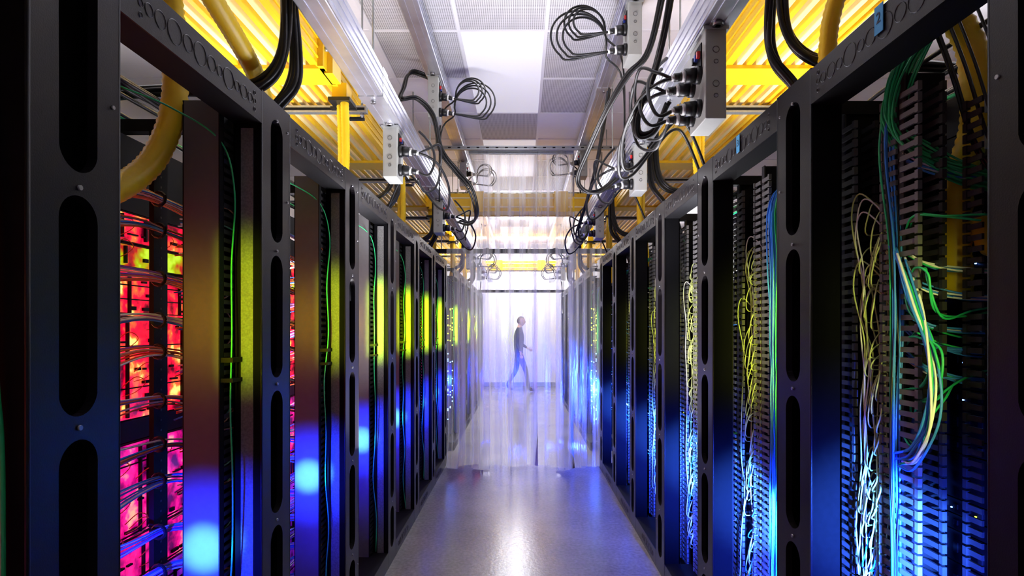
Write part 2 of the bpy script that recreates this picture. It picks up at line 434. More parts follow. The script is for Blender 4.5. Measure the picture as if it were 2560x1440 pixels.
def right_equipment():
    mb = MB(); s = 1; rr = random.Random(11); z = 0.10
    while z < 1.95:
        h = rr.choice((0.045, 0.09, 0.09, 0.13))
        bx(mb, s, 0.40, 0.74, 0.0, 0.82, z, z+h-0.004, 'black')
        if h < 0.1:
            for i in range(18):
                y = 0.03+i*0.044
                bx(mb, s, 0.396, 0.401, y, y+0.014, z+h*0.3, z+h*0.6, 'knock')
                if rr.random() < 0.22: bx(mb, s, 0.394, 0.397, y+0.018, y+0.022, z+h*0.3, z+h*0.3+0.003, 'ledb' if rr.random() < 0.7 else 'ledy')
        else:
            bx(mb, s, 0.39, 0.40, 0.05, 0.30, z+0.02, z+h-0.03, 'black2')
            for q in range(4): bx(mb, s, 0.386, 0.391, 0.06, 0.29, z+0.03+q*0.018, z+0.036+q*0.018, 'knock')
        z += h
    bx(mb, s, 0.40, 0.74, 0.0, 0.82, z, 2.12, 'black')
    return mb.mesh('switch_stack')
def right_cables(seed, green=True):
    mb = MB(); rr = random.Random(seed)
    for i in range(13):
        zt = rr.uniform(1.55, 1.85); zb = rr.uniform(0.30, 0.9); y = rr.uniform(0.565, 0.645); u = rr.uniform(0.13, 0.22)
        pts = [(0.26, y-0.02, zt-0.14), (u+0.03, y-0.01, zt-0.02), (u, y+0.02, zt+0.01), (u-0.01, y+0.03, zt-0.07)]
        n = 8; ph = rr.uniform(0, 6)
        for j in range(1, n+1):
            pts.append((u+rr.uniform(-.01, .01), y+0.012*math.sin(j*1.1+ph)+rr.uniform(-.01, .01), zt-0.07+(zb-zt)*j/n))
        pts.append((0.25, y+rr.uniform(-.04, .04), zb+rr.uniform(0, 0.1)))
        mb.tube(pts, 0.0022, rr.choice(['cyel', 'cyel', 'cyel', 'cwht']), 6, 5)
    for i in range(46):
        z = rr.uniform(0.3, 1.8); y = rr.uniform(0.56, 0.63); w = rr.uniform(0.03, 0.10); hh = rr.uniform(0.03, 0.12)
        mb.tube([(0.22, y+0.03, z), (0.17, y, z+hh*0.3), (0.13, y-w*0.5, z-hh*0.3), (0.14, y-w*0.2, z-hh), (0.24, y+0.02, z-hh*0.8)], 0.0020, 'cyel' if z > 0.9 else rr.choice(['cwht', 'cyel', 'cblue']), 6, 5)
    if green:
        for (k, y0, n) in (('cblue', 0.355, 14), ('cgreen', 0.315, 9)):
            for i in range(n):
                y = y0+rr.uniform(-.02, .02); u = 0.15+rr.uniform(-.02, .02)
                pts = [(0.40, 0.25, 2.12)] + [(0.24+rr.uniform(-.02,.02), y, 2.05)]
                for j in range(8): pts.append((u+rr.uniform(-.008, .008), y+rr.uniform(-.01, .01), 1.95-j*0.24))
                mb.tube(pts, 0.003, k, 5, 4)
        for i in range(14):
            z = rr.uniform(0.4, 1.9)
            mb.tube([(0.17, 0.33, z), (0.2, 0.25, z-0.03), (0.3, 0.2, z-0.02), (0.4, rr.uniform(.05, .3), z)], 0.003, rr.choice(['cblue', 'cgreen', 'cwht']), 5, 5)
    return mb.mesh('patch_cables')

fL, fR = frame_mesh(-1, PL), frame_mesh(1, PR)
fL0 = frame_mesh(-1, PL, False)
mL, eL, mR, eR = left_manager(), left_equipment(), right_manager(), right_equipment()
cL = [left_cables(i) for i in (1, 2)]; cR = [right_cables(i) for i in (5, 6)]
cR0 = right_cables(9, False)

def area(name, col, e, sx, sy, spread=math.pi):
    l = D.lights.new(name, 'AREA'); l.color = col; l.energy = e; l.shape = 'RECTANGLE'; l.size = sx; l.size_y = sy
    l.spread = spread
    return l
def spot(name, col, e, ang, rad=0.01):
    l = D.lights.new(name, 'SPOT'); l.color = col; l.energy = e; l.spot_size = math.radians(ang); l.spot_blend = 1; l.shadow_soft_size = rad
    return l
LB = area('led_strip_blue', (0.008, 0.012, 1.0), 1.2, 0.03, 0.30, math.radians(60))
LS = spot('led_spot_blue', (0.006, 0.024, 1.0), 170, 54)
LC = spot('led_spot_core', (0.075, 0.36, 1.0), 190, 20)
LL = area('led_strip_lime', (0.58, 0.90, 0.0), 2.2, 0.015, 0.42, math.radians(18))
LLn = area('led_strip_lime_dim', (0.52, 0.70, 0.0), 0.45, 0.015, 0.42, math.radians(18))
LA = area('led_strip_amber', (1.0, 0.55, 0.0), 0.22, 0.02, 0.24, math.radians(45))
LR = area('led_strip_red', (1.0, 0.04, 0.14), 1.3, 0.02, 0.6, math.radians(60))
RB = area('led_strip_blue_wide', (0.02, 0.06, 1.0), 24.0, 0.02, 0.40, math.radians(80))
RS = spot('led_spot_blue_wide', (0.04, 0.17, 1.0), 560, 48)
RL = area('led_strip_lime_wide', (0.80, 0.85, 0.10), 0.7, 0.02, 0.5, math.radians(40))
RLn = area('led_strip_lime_near', (0.80, 0.85, 0.20), 0.28, 0.02, 0.5, math.radians(40))
def light(name, data, parent, loc, d):
    o = D.objects.new(name, data); COL.objects.link(o); o.parent = parent; o.location = loc
    o.rotation_euler = Vector(d).to_track_quat('-Z', 'Y').to_euler(); return o

def left_rack(y, k, lights=True):
    e = empty('server_rack', (-XL, y, 0))
    obj('frame', fL if k >= 0 else fL0, e)
    obj('server_chassis', eL, e); obj('patch_cables', cL[k % 2], e)
    if k >= 0: obj('cable_manager', mL, e)
    if lights and k >= 0:
        light('led_strip_blue', LB, e, (-0.08, 0.02, 0.62), (-0.05, 1, 0))
        light('led_spot_blue', LS, e, (-0.145, 0.06, 0.80), (0, 1, 0))
        light('led_spot_core', LC, e, (-0.145, 0.06, 0.80), (0, 1, 0))
        light('led_strip_lime', LL if k >= 2 else LLn, e, (-0.035, 0.02, 1.52), (-0.01, 1, 0))
        if k < 4: light('led_strip_amber', LA, e, (-0.15, 0.02, 1.50), (0, 1, 0))
        if k < 3: light('led_strip_red', LR, e, (-0.22, 0.04, 1.25), (-0.9, 1, 0))
    return e
def right_rack(y, k, lights=True):
    e = empty('network_rack', (XR, y, 0))
    obj('frame', fR, e); obj('cable_manager', mR, e); obj('switch_stack', eR, e)
    obj('patch_cables', cR0 if k == 0 else cR[k % 2], e)
    if lights and k >= 0:
        up = 0.20 if k == 0 else 0
        light('led_strip_blue', RB, e, (0.03, 0.02, 0.55+up), (0.20, 1, 0))
        light('led_spot_blue', RS, e, (0.02, 0.03, 0.74+up), (0.24, 1, -0.03))
        light('led_strip_lime', RL if k else RLn, e, (0.06, 0.03, 1.42), (0.18, 1, 0))
    return e
racksL, racksR = [], []
for k in range(-1, 6):
    racksL.append(left_rack(1.17+PL*k, k)); racksR.append(right_rack(1.03+PR*k, k))
for k in range(6):
    racksL.append(left_rack(7.0+PL*k, k+2, k % 2 == 0)); racksR.append(right_rack(7.0+PR*k, k+2, k % 2 == 0))

for side, lst in ((-1, racksL), (1, racksR)):
    for q, e in enumerate(lst[7:]):
        mb = MB(); rr = random.Random(side*50+q)
        for yy in (0.12, 0.36, 0.58):
            mb.box(side*0.095-0.003, side*0.095+0.003, yy-0.003, yy+0.003, 0.1, 2.1, 'black2')
        for i in range(44):
            z = rr.uniform(0.35, 1.75); y = rr.choice((0.12, 0.36, 0.58))
            r = 0.006
            mb.box(side*0.09-r, side*0.09+r, y-r, y+r, z-r, z+r, 'ledb' if z < 1.2 else 'ledy')
        obj('status_leds', mb.mesh('status_leds'), e)
mb = MB()
mb.tube([(-0.10, 0.60, 2.2), (-0.07, 0.638, 2.0), (-0.050, 0.638, 1.7), (-0.046, 0.636, 1.4), (-0.038, 0.638, 1.25), (-0.035, 0.636, 0.9), (-0.035, 0.636, 0.3)], 0.004, 'cgreen', 7, 8)
obj('fibre_drop', mb.mesh('fibre_drop'), racksL[0])

# custom cabling in the first right rack
e0 = racksR[1]; mb = MB(); rr = random.Random(21)
def W(x, y, z): return (x-XR, y-1.03, z)
trunk = [W(1.08, 1.47, 2.32), W(1.03, 1.49, 2.22), W(0.985, 1.51, 2.10), W(0.98, 1.52, 1.99), W(1.03, 1.48, 1.90), W(1.12, 1.42, 1.83), W(1.24, 1.34, 1.79)]
bundle(mb, trunk, 40, 0.0030, 0.022, ['cgreen'], rr, 0.008, 6, 6)
trunk2 = [W(0.98, 1.52, 2.15), W(0.965, 1.53, 1.95), W(0.965, 1.50, 1.7), W(0.96, 1.49, 1.5), W(0.965, 1.50, 1.2), W(0.965, 1.5, 0.8), W(0.965, 1.5, 0.3)]
bundle(mb, trunk2, 10, 0.003, 0.014, ['cblue', 'cblue', 'cgreen', 'rubber'], rr, 0.006, 6, 6)
loop = [W(.965, 1.49, 1.66), W(.96, 1.42, 1.53), W(.96, 1.365, 1.39), W(.96, 1.36, 1.26), W(.96, 1.42, 1.155), W(.965, 1.49, 1.13)]
for i in range(9):
    d = rr.uniform(-.02, .02)
    mb.tube([Vector(p)+Vector((rr.uniform(-.01, .01), d+rr.uniform(-.006, .006), d*1.2+rr.uniform(-.01, .01))) for p in loop], 0.003, ['cblue', 'cblue', 'cwht', 'cblue', 'cgreen', 'cblue', 'cblue', 'cwht', 'cblue'][i], 7, 8)
gl = [[(.985, 1.49, 1.60), (.97, 1.43, 1.52), (.97, 1.37, 1.42), (.975, 1.40, 1.33), (.985, 1.48, 1.31)],
      [(.985, 1.49, 1.43), (.97, 1.42, 1.45), (.97, 1.35, 1.40), (.975, 1.36, 1.31), (.985, 1.45, 1.27), (1.0, 1.5, 1.24)],
      [(.985, 1.48, 1.56), (.97, 1.42, 1.61), (.97, 1.37, 1.58), (1.0, 1.38, 1.50), (1.1, 1.40, 1.50), (1.2, 1.36, 1.53)],
      [(.985, 1.48, 1.70), (.975, 1.43, 1.74), (1.0, 1.38, 1.74), (1.08, 1.36, 1.72)],
      [(.985, 1.50, 1.20), (.97, 1.44, 1.17), (.975, 1.40, 1.22), (1.0, 1.39, 1.30), (1.1, 1.42, 1.35), (1.22, 1.38, 1.36)]]
for g in gl:
    for q in range(2):
        mb.tube([Vector(W(*p))+Vector((rr.uniform(-.01, .01), rr.uniform(-.012, .012), rr.uniform(-.012, .012))) for p in g], 0.0028, 'cgreen', 7, 8)
for zz in (1.62, 1.56, 1.47, 1.425, 1.355, 1.86):
    bundle(mb, [W(.985, 1.49, zz+0.04), W(1.02, 1.45, zz+0.0), W(1.1, 1.42, zz-0.02), W(1.22, 1.36, zz-0.02), W(1.25, 1.2, zz)], 6, 0.0026, 0.008, ['cgreen', 'cblue', 'cblue', 'cwht'], rr, 0.006, 6, 6)
    if zz < 1.5: mb.ring(tuple(Vector(W(1.12, 1.41, zz-0.02))), 'x', 0.016, 0.005, 'rubber', 12)
for i in range(7):
    y = 1.2+rr.uniform(0, .25)
    mb.tube([W(1.05, y+0.1, 2.3), W(1.08, y+0.05, 2.1), W(1.1, y, 1.9), W(1.16, y-0.03, 1.78), W(1.23, y, 1.7)], 0.0035, 'rubber', 6, 6)
obj('network_cables', mb.mesh('network_cables'), e0)
mb = MB()
mb.corr([W(1.03, 1.54, 2.62), W(1.06, 1.5, 2.36), W(1.12, 1.5, 2.27), W(1.165, 1.5, 2.18), W(1.175, 1.5, 2.0), W(1.135, 1.5, 1.85), W(1.125, 1.5, 1.72), W(1.13, 1.5, 1.55)], 0.036, 'yelt')
mb.corr([W(1.16, 1.48, 1.75), W(1.16, 1.43, 1.66), W(1.17, 1.28, 1.64)], 0.022, 'yelt')
obj('corrugated_conduit', mb.mesh('corrugated_conduit'), e0)
mb = MB()
for zz in (2.02, 1.93, 1.83):
    mb.box(1.15-XR, 1.19-XR, 0.38, 0.41, zz-0.022, zz+0.02, 'grey')
    for q in range(3): mb.box(1.153-XR+q*0.012, 1.162-XR+q*0.012, 0.377, 0.381, zz-0.01, zz+0.006, 'black2')
obj('patch_modules', mb.mesh('patch_modules'), e0)

def tape(zc, ch, p, yl):
    mb = MB()
    mb.box(-0.0045, -0.003, yl-0.016, yl+0.016, zc-0.030, zc+0.035, 'tape')
    obj('tape_label', mb.mesh('tape_label'), p)
    c = D.curves.new('tape_number', 'FONT'); c.body = ch; c.size = 0.036; c.extrude = 0.0004; c.align_x = 'CENTER'; c.align_y = 'CENTER'
    c.materials.append(M['ink'])
    o = obj('tape_number', c, p, (-0.0052, yl, zc+0.004)); o.rotation_euler = (math.radians(90), 0, math.radians(-90))
tape(2.175, '2', racksR[1], 0.31)
tape(2.165, '3', racksR[2], 0.33)

# ------------------------------------------------------------------ overhead busways
def busway(s, xa, xb, z0, z1):
    e = empty('aluminium_busway')
    mb = MB(); a, b = sorted((s*xa, s*xb))
    mb.box(a, b, -0.6, 14.2, z0, z1, 'alu'); bev(obj('rail', mb.mesh('rail'), e), 0.006)
    mb = MB(); inner = s*min(xa, xb); h = z1-z0
    for q in (0.22, 0.5, 0.78):
        zz = z0+h*q
        x0, x1 = sorted((inner, inner-s*0.004)); mb.box(x0, x1, -0.6, 14.2, zz-0.006, zz+0.006, 'alu')
    for q in (0.3, 0.7):
        xx = a+(b-a)*q; mb.box(xx-0.006, xx+0.006, -0.6, 14.2, z0-0.004, z0, 'alu')
    for y in (1.0, 2.9, 4.7, 6.8, 8.8, 10.8):
        mb.box(a-0.002, b+0.002, y-0.05, y+0.05, z0-0.005, z1+0.003, 'alu')
        mb.cyl(((a+b)/2, y, z1), ((a+b)/2, y, CZ), 0.006, 'strut', 8)
        mb.cyl(((a+b)/2, y, z0-0.02), ((a+b)/2, y, z0), 0.014, 'screw', 6)
    obj('hardware', mb.mesh('hardware'), e)
for s in (-1, 1):
    busway(s, 0.80, 0.68, 2.61, 2.75)
    busway(s, 0.73, 0.61, 3.40, 3.52)

def tapbox(s, xc, y, ztop, big=1.0, variant=0, cs=1.0):
    e = empty('busway_tap_box', (xc, y, ztop)); w, l, h = 0.040, 0.085*big, 0.29*big
    mb = MB(); mb.box(-w, w, -l, l, -h, -0.005, 'grey')
    obj('housing', mb.mesh('housing'), e); bev(e.children[0], 0.004)
    mb = MB()
    mb.box(-w-0.008, w+0.008, -l*1.05, l*1.05, -0.012, 0.0, 'strut'); mb.box(-w*0.9, w*0.9, -l*0.5, l*0.5, 0.0, 0.005, 'strut')
    mb.cyl((0, -l*1.2, -0.01), (0, -l*1.2, 0.03), 0.012, 'screw', 6); mb.cyl((0, -l*1.2, -0.01), (0, -l*1.2, 0.005), 0.02, 'screw', 12)
    for zz in (-h*0.25, -h*0.62): mb.ring((0, -l-0.001, zz), 'y', 0.012, 0.001, 'knock', 12); mb.ring((0, -l-0.001, zz-0.045), 'y', 0.008, 0.001, 'knock', 12)
    mb.box(-s*w-0.004, -s*w+0.004, -l*0.6, l*0.2, -h*0.38, -h*0.12, 'black2')
    for q, c in enumerate(('red', 'bluep', 'rubber')):
        x0 = -s*(w+0.01)
        mb.box(x0-0.006, x0+0.006, -l*0.5+q*0.03, -l*0.5+q*0.03+0.014, -h*0.27, -h*0.2, c)
    cons = []; d = -s
    for j, (yy, zz) in enumerate(((-l*0.35, -h*0.45), (-l*0.35, -h*0.82), (l*0.5, -h*0.5), (l*0.5, -h*0.84))[:4 if big > 1.12 else 2]):
        x0 = -s*w
        mb.cyl((x0, yy, zz), (x0+d*0.02, yy, zz), 0.034, 'rubber'); mb.cyl((x0+d*0.02, yy, zz), (x0+d*0.06, yy, zz-0.004), 0.028, 'rubber')
        mb.cyl((x0+d*0.06, yy, zz-0.004), (x0+d*0.072, yy, zz-0.005), 0.022, 'white'); mb.cyl((x0+d*0.072, yy, zz-0.005), (x0+d*0.10, yy, zz-0.01), 0.016, 'rubber')
        mb.cyl((x0+d*0.10, yy, zz-0.01), (x0+d*0.112, yy, zz-0.012), 0.012, 'white')
        cons.append((x0+d*0.11, yy, zz-0.012))
    obj('connectors', mb.mesh('connectors'), e)
    mb = MB(); rr = random.Random(int(abs(y)*100)+variant)
    for j, c in enumerate(cons):
        x, yy, zz = c
        if variant == 0:
            k1 = rr.uniform(0.85, 1.2)
            if j % 2 == 0:
                mb.tube([c, (x+d*0.05, yy+0.03, zz-0.01), (x+d*0.10*k1, yy+0.12, zz-0.04), (x+d*0.13*k1, yy+0.3, zz-0.12), (x+d*0.11, yy+0.45, zz-0.22),
                         (x+d*0.04, yy+0.5, zz-0.20), (x-d*0.06, yy+0.5, zz-0.08), (x-d*0.16, yy+0.5, zz+0.02), (x-d*0.24, yy+0.55, -0.2), (x-d*0.36, yy+0.6, -0.45)], 0.0075, 'rubber', 8, 7)
                mb.tube([c, (x+d*0.05, yy+0.02, zz+0.03), (x+d*0.10*k1, yy+0.10, zz+0.08), (x+d*0.10, yy+0.22, zz+0.02), (x+d*0.06, yy+0.28, zz-0.12), (x+d*0.0, yy+0.2, zz-0.17), (x-d*0.02, yy+0.1, zz-0.12)], 0.0065, 'rubber', 8, 7)
            else:
                mb.tube([c, (x+d*0.06*k1, yy-0.01, zz-0.02), (x+d*0.09*k1, yy+0.02, zz+0.06), (x+d*0.07, yy+0.08, zz+0.16), (x+d*0.02, yy+0.14, zz+0.24), (x-d*0.03, yy+0.2, zz+0.30)], 0.0075, 'rubber', 8, 7)
        else:
            rad = (0.085+0.03*j)*cs
            for q in range(2 if cs == 1 else 3):
                pts = [c]; r0 = rad*(1+0.14*q)
                for i in range(1, 13):
                    a = -math.pi*0.5+i*math.pi/8
                    pts.append((x+d*(0.02+r0*0.7+r0*math.cos(a)*0.9), yy+0.03*q+0.012*i, zz+r0*0.75+r0*math.sin(a)*0.9))
                pts.append((x-d*0.02, yy+0.2, zz+0.06)); pts.append((x-d*0.14, yy+0.3, zz-0.05)); pts.append((x-d*0.16, yy+0.35, zz-0.6))
                mb.tube(pts, 0.0065, 'rubber', 8, 5)
    obj('power_whips', mb.mesh('power_whips'), e)
ZA, ZB = 2.605, 3.395
tapbox(1, 0.735, 2.29, ZA, 1.2); tapbox(1, 0.735, 3.65, ZA); tapbox(1, 0.735, 5.5, ZA)
tapbox(-1, -0.735, 3.33, ZA); tapbox(-1, -0.735, 5.2, ZA)
tapbox(-1, -0.67, 4.5, ZB, 1.1, 1, 1.25); tapbox(-1, -0.67, 6.75, ZB, 1, 1)
tapbox(1, 0.67, 3.5, ZB, 1.1, 1, 1.35); tapbox(1, 0.67, 6.3, ZB, 1, 1)
for y in (8.2, 10.2): 
    tapbox(1, 0.735, y, ZA, 1, 1); tapbox(-1, -0.735, y, ZA, 1, 1)

def whip(name, paths, r=0.0085, n=3, sp=0.01, k='rubber'):
    mb = MB(); rr = random.Random(len(paths)*7+int(abs(paths[0][0][1])*10))
    for p in paths: bundle(mb, p, n, r, sp, [k], rr, 0.004, 8, 7)
    return obj(name, mb.mesh(name))
H = CAMZ
whip('power_cable_bundle', [[(.66, 2.25, 3.28), (.60, 2.3, H+1.32), (.55, 2.37, H+1.05), (.49, 2.42, H+.90), (.50, 2.44, H+.82), (.56, 2.42, H+.83), (.60, 2.36, H+.92)]], 0.0085, 4, 0.014)
whip('power_cable_bundle', [[(.70, 2.8, 3.2), (.64, 2.93, H+1.42), (.55, 3.02, H+1.33), (.46, 3.16, H+1.20), (.38, 3.35, H+1.04), (.335, 3.49, H+.92), (.38, 3.5, H+.84), (.47, 3.5, H+.84), (.58, 3.55, H+.93)]], 0.0075, 4, 0.014)
whip('power_cable_bundle', [[(.66, 4.4, 3.28), (.62, 4.5, H+1.5), (.58, 4.6, H+1.25), (.54, 4.85, H+1.05), (.49, 5.1, H+.85), (.53, 5.1, H+.78), (.58, 5.2, H+.85), (.60, 5.3, H+.95)]], 0.0075, 4, 0.014)
whip('power_cable_bundle', [[(-.68, 4.5, 3.4), (-.84, 4.4, H+1.95), (-.83, 4.1, H+1.7), (-.82, 3.95, H+1.57), (-.72, 4.02, H+1.60), (-.62, 4.08, H+1.50), (-.56, 4.05, H+1.25), (-.46, 4.1, H+1.12), (-.36, 4.15, H+1.0), (-.33, 4.3, H+.85), (-.42, 4.7, H+.86), (-.55, 5.1, H+.95)]], 0.0075, 4, 0.014)
for (s, y) in ((-1, 2.15), (-1, 3.95), (-1, 5.75), (1, 1.95), (1, 3.75), (1, 5.45), (-1, 8.5), (1, 8.5), (-1, 10.5), (1, 10.5)):
    whip('power_cable_bundle', [[(s*0.84, y-0.1, 2.95), (s*0.84, y-0.04, 2.7), (s*0.85, y+0.03, 2.5), (s*0.86, y+0.02, 2.38), (s*0.93, y, 2.27), (s*1.02, y, 2.12), (s*1.05, y, 1.9)],
                          [(s*0.85, y-0.12, 2.95), (s*0.85, y-0.06, 2.65), (s*0.87, y-0.04, 2.46), (s*0.93, y-0.05, 2.36), (s*1.05, y-0.05, 2.33), (s*1.3, y-0.06, 2.32), (s*1.6, y-0.06, 2.30)]], 0.010, 6, 0.016)

# ------------------------------------------------------------------ yellow fiber ducts
def duct(s):
    e = empty('fiber_cable_duct')
    mb = MB(); ya, yb = -0.5, 14.0; z0 = 2.83
    def X(a, b): return sorted((s*a, s*b))
    n = 9; xa, xb = 1.06, 1.50
    for i in range(n):
        x = xa+0.02+(xb-xa-0.04)*i/(n-1)
        a, b = X(x-0.015, x+0.015); mb.box(a, b, ya, yb, z0, z0+0.03, 'yellow' if i % 2 == 0 else 'yellowl')
    a, b = X(1.045, 1.06); mb.box(a, b, ya, yb, z0-0.01, z0+0.17, 'yellow')
    a, b = X(1.50, 1.515); mb.box(a, b, ya, yb, z0-0.01, z0+0.17, 'yellow')
    for zz in (0.02, 0.07, 0.12):
        a, b = X(1.038, 1.046); mb.box(a, b, ya, yb, z0+zz, z0+zz+0.014, 'yellow')
    obj('trough', mb.mesh('trough'), e)
    mb = MB()
    for y in (1.35, 3.1, 4.8, 6.5, 8.3, 10.0, 11.8):
        a, b = X(1.02, 1.54); mb.box(a, b, y-0.10, y+0.10, z0-0.02, z0+0.0, 'yellow')
        a, b = X(1.015, 1.045); mb.box(a, b, y-0.13, y+0.13, z0-0.02, z0+0.20, 'yellow')
        a, b = X(0.985, 1.03); mb.box(a, b, y-0.07, y+0.07, z0-0.03, z0+0.12, 'yellow')
        for dy in (-0.10, 0.10): mb.cyl((s*1.016, y+dy, z0+0.08), (s*1.0, y+dy, z0+0.08), 0.012, 'strut', 8)
    obj('couplers', mb.mesh('couplers'), e); bev(e.children[-1], 0.01)
    mb = MB()
    for y in (1.8, 3.5, 5.15, 6.9, 8.7, 10.5, 12.2):
        a, b = X(0.93, 1.62)
        mb.box(a, b, y-0.02, y+0.02, z0-0.065, z0-0.025, 'strut')
        mb.box(a+0.01, b-0.01, y-0.021, y-0.019, z0-0.053, z0-0.037, 'black2')
        mb.box(*X(0.97, 1.12), y-0.10, y-0.07, z0-0.075, z0-0.06, 'rubber'); mb.box(*X(0.97, 1.12), y+0.07, y+0.10, z0-0.075, z0-0.06, 'rubber')
        for x in (0.96, 1.59): mb.cyl((s*x, y, z0-0.09), (s*x, y, CZ), 0.006, 'strut', 8); mb.cyl((s*x, y, z0-0.085), (s*x, y, z0-0.065), 0.013, 'screw', 6)
    obj('trapeze_hangers', mb.mesh('trapeze_hangers'), e)
    mb = MB()
    for y in (3.27, 4.85, 6.6, 8.5, 10.3):
        mb.box(*X(0.95, 1.07), y-0.06, y+0.06, z0-0.10, z0-0.08, 'rubber'); mb.box(*X(0.97, 1.05), y-0.05, y+0.05, z0-0.08, z0, 'yellow')
        for dx, dy in ((0, -0.02), (0.035, 0.025)):
            mb.corr([(s*(0.99+dx), y+dy, z0-0.08), (s*(0.985+dx), y+dy, z0-0.25), (s*(0.985+dx), y+dy, z0-0.45), (s*(1.01+dx), y+dy, z0-0.65), (s*(1.03+dx), y+dy, z0-0.85)], 0.024, 'yelt', 0.009, 12)
    obj('conduit_drops', mb.mesh('conduit_drops'), e)
duct(-1); duct(1)
def cross(y):
    mb = MB(); z0 = 2.81
    mb.box(-1.03, 1.03, y-0.15, y+0.15, z0, z0+0.012, 'yellow')
    mb.box(-1.03, 1.03, y-0.16, y-0.145, z0-0.01, z0+0.19, 'yellow'); mb.box(-1.03, 1.03, y+0.145, y+0.16, z0-0.01, z0+0.19, 'yellow')
    for zz in (0.03, 0.13): mb.box(-1.03, 1.03, y-0.168, y-0.16, z0+zz, z0+zz+0.014, 'yellowl')
    for x in (-0.5, 0.45): mb.box(x-0.08, x+0.08, y-0.18, y-0.155, z0-0.02, z0+0.21, 'yellow')
    obj('fiber_cable_duct', mb.mesh('crossing_trough'))
cross(6.72); cross(13.2)
mb = MB()
mb.corr([(-1.12, 1.76, 2.83), (-1.07, 1.76, 2.5), (-1.05, 1.76, 2.18), (-1.075, 1.72, 1.99), (-1.10, 1.62, 1.87), (-1.10, 1.45, 1.79), (-1.10, 1.25, 1.78)], 0.037, 'yelt')
obj('corrugated_conduit', mb.mesh('corrugated_conduit'))
mb = MB()
mb.corr([(-1.02, 1.3, 2.8), (-1.0, 1.5, 2.64), (-0.98, 1.81, 2.52), (-0.98, 2.14, 2.40), (-1.0, 2.3, 2.25), (-1.03, 2.36, 2.0), (-1.03, 2.36, 1.8)], 0.034, 'yelt')
obj('corrugated_conduit', mb.mesh('corrugated_conduit'))
mb = MB()
mb.corr([(1.05, 1.70, 2.85), (1.0, 1.75, 2.6), (0.97, 1.82, 2.42), (0.99, 1.88, 2.2), (1.0, 1.9, 2.0)], 0.028, 'yelt')
obj('corrugated_conduit', mb.mesh('corrugated_conduit'))
rr = random.Random(5); mb = MB()
for i in range(16):
    s = -1 if i % 2 else 1; x = rr.uniform(1.2, 1.5)
    mb.tube([(s*(x+rr.uniform(-.05, .05)), -0.3+j*1.0, 2.235+rr.uniform(-.01, .03)) for j in range(7)], 0.007, rr.choice(['rubber', 'rubber', 'cgreen']), 6, 5)
obj('rack_top_cables', mb.mesh('rack_top_cables'))

def xstrut(name, y, z, k, x=1.7, h=0.04):
    mb = MB(); mb.box(-x, x, y-0.02, y+0.02, z, z+h, k); mb.box(-x, x, y-0.021, y-0.0195, z+h*0.3, z+h*0.7, 'black2' if k == 'black' else 'grey')
    for q in range(int(x*2/0.1)): mb.box(-x+0.03+q*0.1, -x+0.06+q*0.1, y-0.0225, y-0.0205, z+h*0.35, z+h*0.65, 'black2')
    for xx in (-1.55, -0.9, 0.9, 1.55):
        if abs(xx) < x: mb.cyl((xx, y, z), (xx, y, CZ), 0.005, 'strut', 8)
    obj(name, mb.mesh(name))
xstrut('ceiling_strut', 6.12, 3.355, 'strut'); xstrut('ceiling_strut', 7.6, 3.22, 'strut')
xstrut('header_bar', 6.55, 2.32, 'black', 1.0, 0.05); xstrut('header_bar', 12.4, 2.25, 'black', 1.0, 0.06)

# ------------------------------------------------------------------ PVC strip curtain
e = empty('strip_curtain', (0, 6.2, 0)); mb = MB(); rr = random.Random(4); m = mb.mi('pvc')
x = -0.80; i = 0
while x < 0.80:
    w = 0.20; full = abs(x+w/2) < 0.56
    zt = 3.36 if full else 2.33
    yo = 0.012*(i % 2)+rr.uniform(-.01, .01); tw = rr.uniform(-0.35, 0.35); cv = rr.uniform(-0.04, 0.04)
    nx, nz = 6, 22; b = len(mb.v); curl = rr.uniform(-0.16, 0.05); px = rr.uniform(0, 6)
    for a in range(nz+1):
        z = zt+(0.006-zt)*a/nz
        for c in range(nx+1):
            t = c/nx-0.5
            low = max(0, 1-z/0.25)
            yy = yo+t*w*tw*(1+0.5*(1-z/zt))+cv*(1-4*t*t)+0.012*math.sin(z*2.2+px)*(1-z/zt)+curl*low*low
            xx = x+w/2+t*w+0.010*math.sin(z*1.7+px)*(1-z/zt)
            mb.v.append((xx, yy, z))
    for a in range(nz):
        for c in range(nx):
            q = b+a*(nx+1)+c; mb.face([q, q+1, q+nx+2, q+nx+1], m, True)
    x += 0.130; i += 1
obj('strips', mb.mesh('strips'), e)
mb = MB(); mb.box(-0.56, 0.56, -0.02, 0.0, 3.33, 3.37, 'strut')
obj('rail', mb.mesh('curtain_rail'), e)

# ------------------------------------------------------------------ walking technician
def skin(name, verts, edges, rads, root=0, lv=2):
    me = D.meshes.new(name); me.from_pydata(verts, edges, []); o = D.objects.new(name, me); COL.objects.link(o)
    o.modifiers.new('s', 'SKIN'); 
    for i, r in enumerate(rads):
        sv = me.skin_vertices[0].data[i]; sv.radius = r if isinstance(r, tuple) else (r, r); sv.use_root = (i == root)
    sb = o.modifiers.new('u', 'SUBSURF'); sb.levels = lv; sb.render_levels = lv
    dg = bpy.context.evaluated_depsgraph_get(); ev = o.evaluated_get(dg); m2 = D.meshes.new_from_object(ev)
    D.objects.remove(o); return m2
M['skin'] = mat('skin', (0.55, 0.32, 0.23), 0.55, 0, 0.08, 20)
M['shirt'] = mat('dark_shirt', (0.035, 0.04, 0.06), 0.85, 0, 0.3, 30)
M['jean'] = mat('jeans', (0.03, 0.045, 0.11), 0.85, 0, 0.3, 60)
M['shoe'] = mat('shoes', (0.02, 0.02, 0.025), 0.6, 0, 0.2, 30)
M['hair'] = mat('grey_hair', (0.16, 0.13, 0.11), 0.8, 0, 0.3, 60)
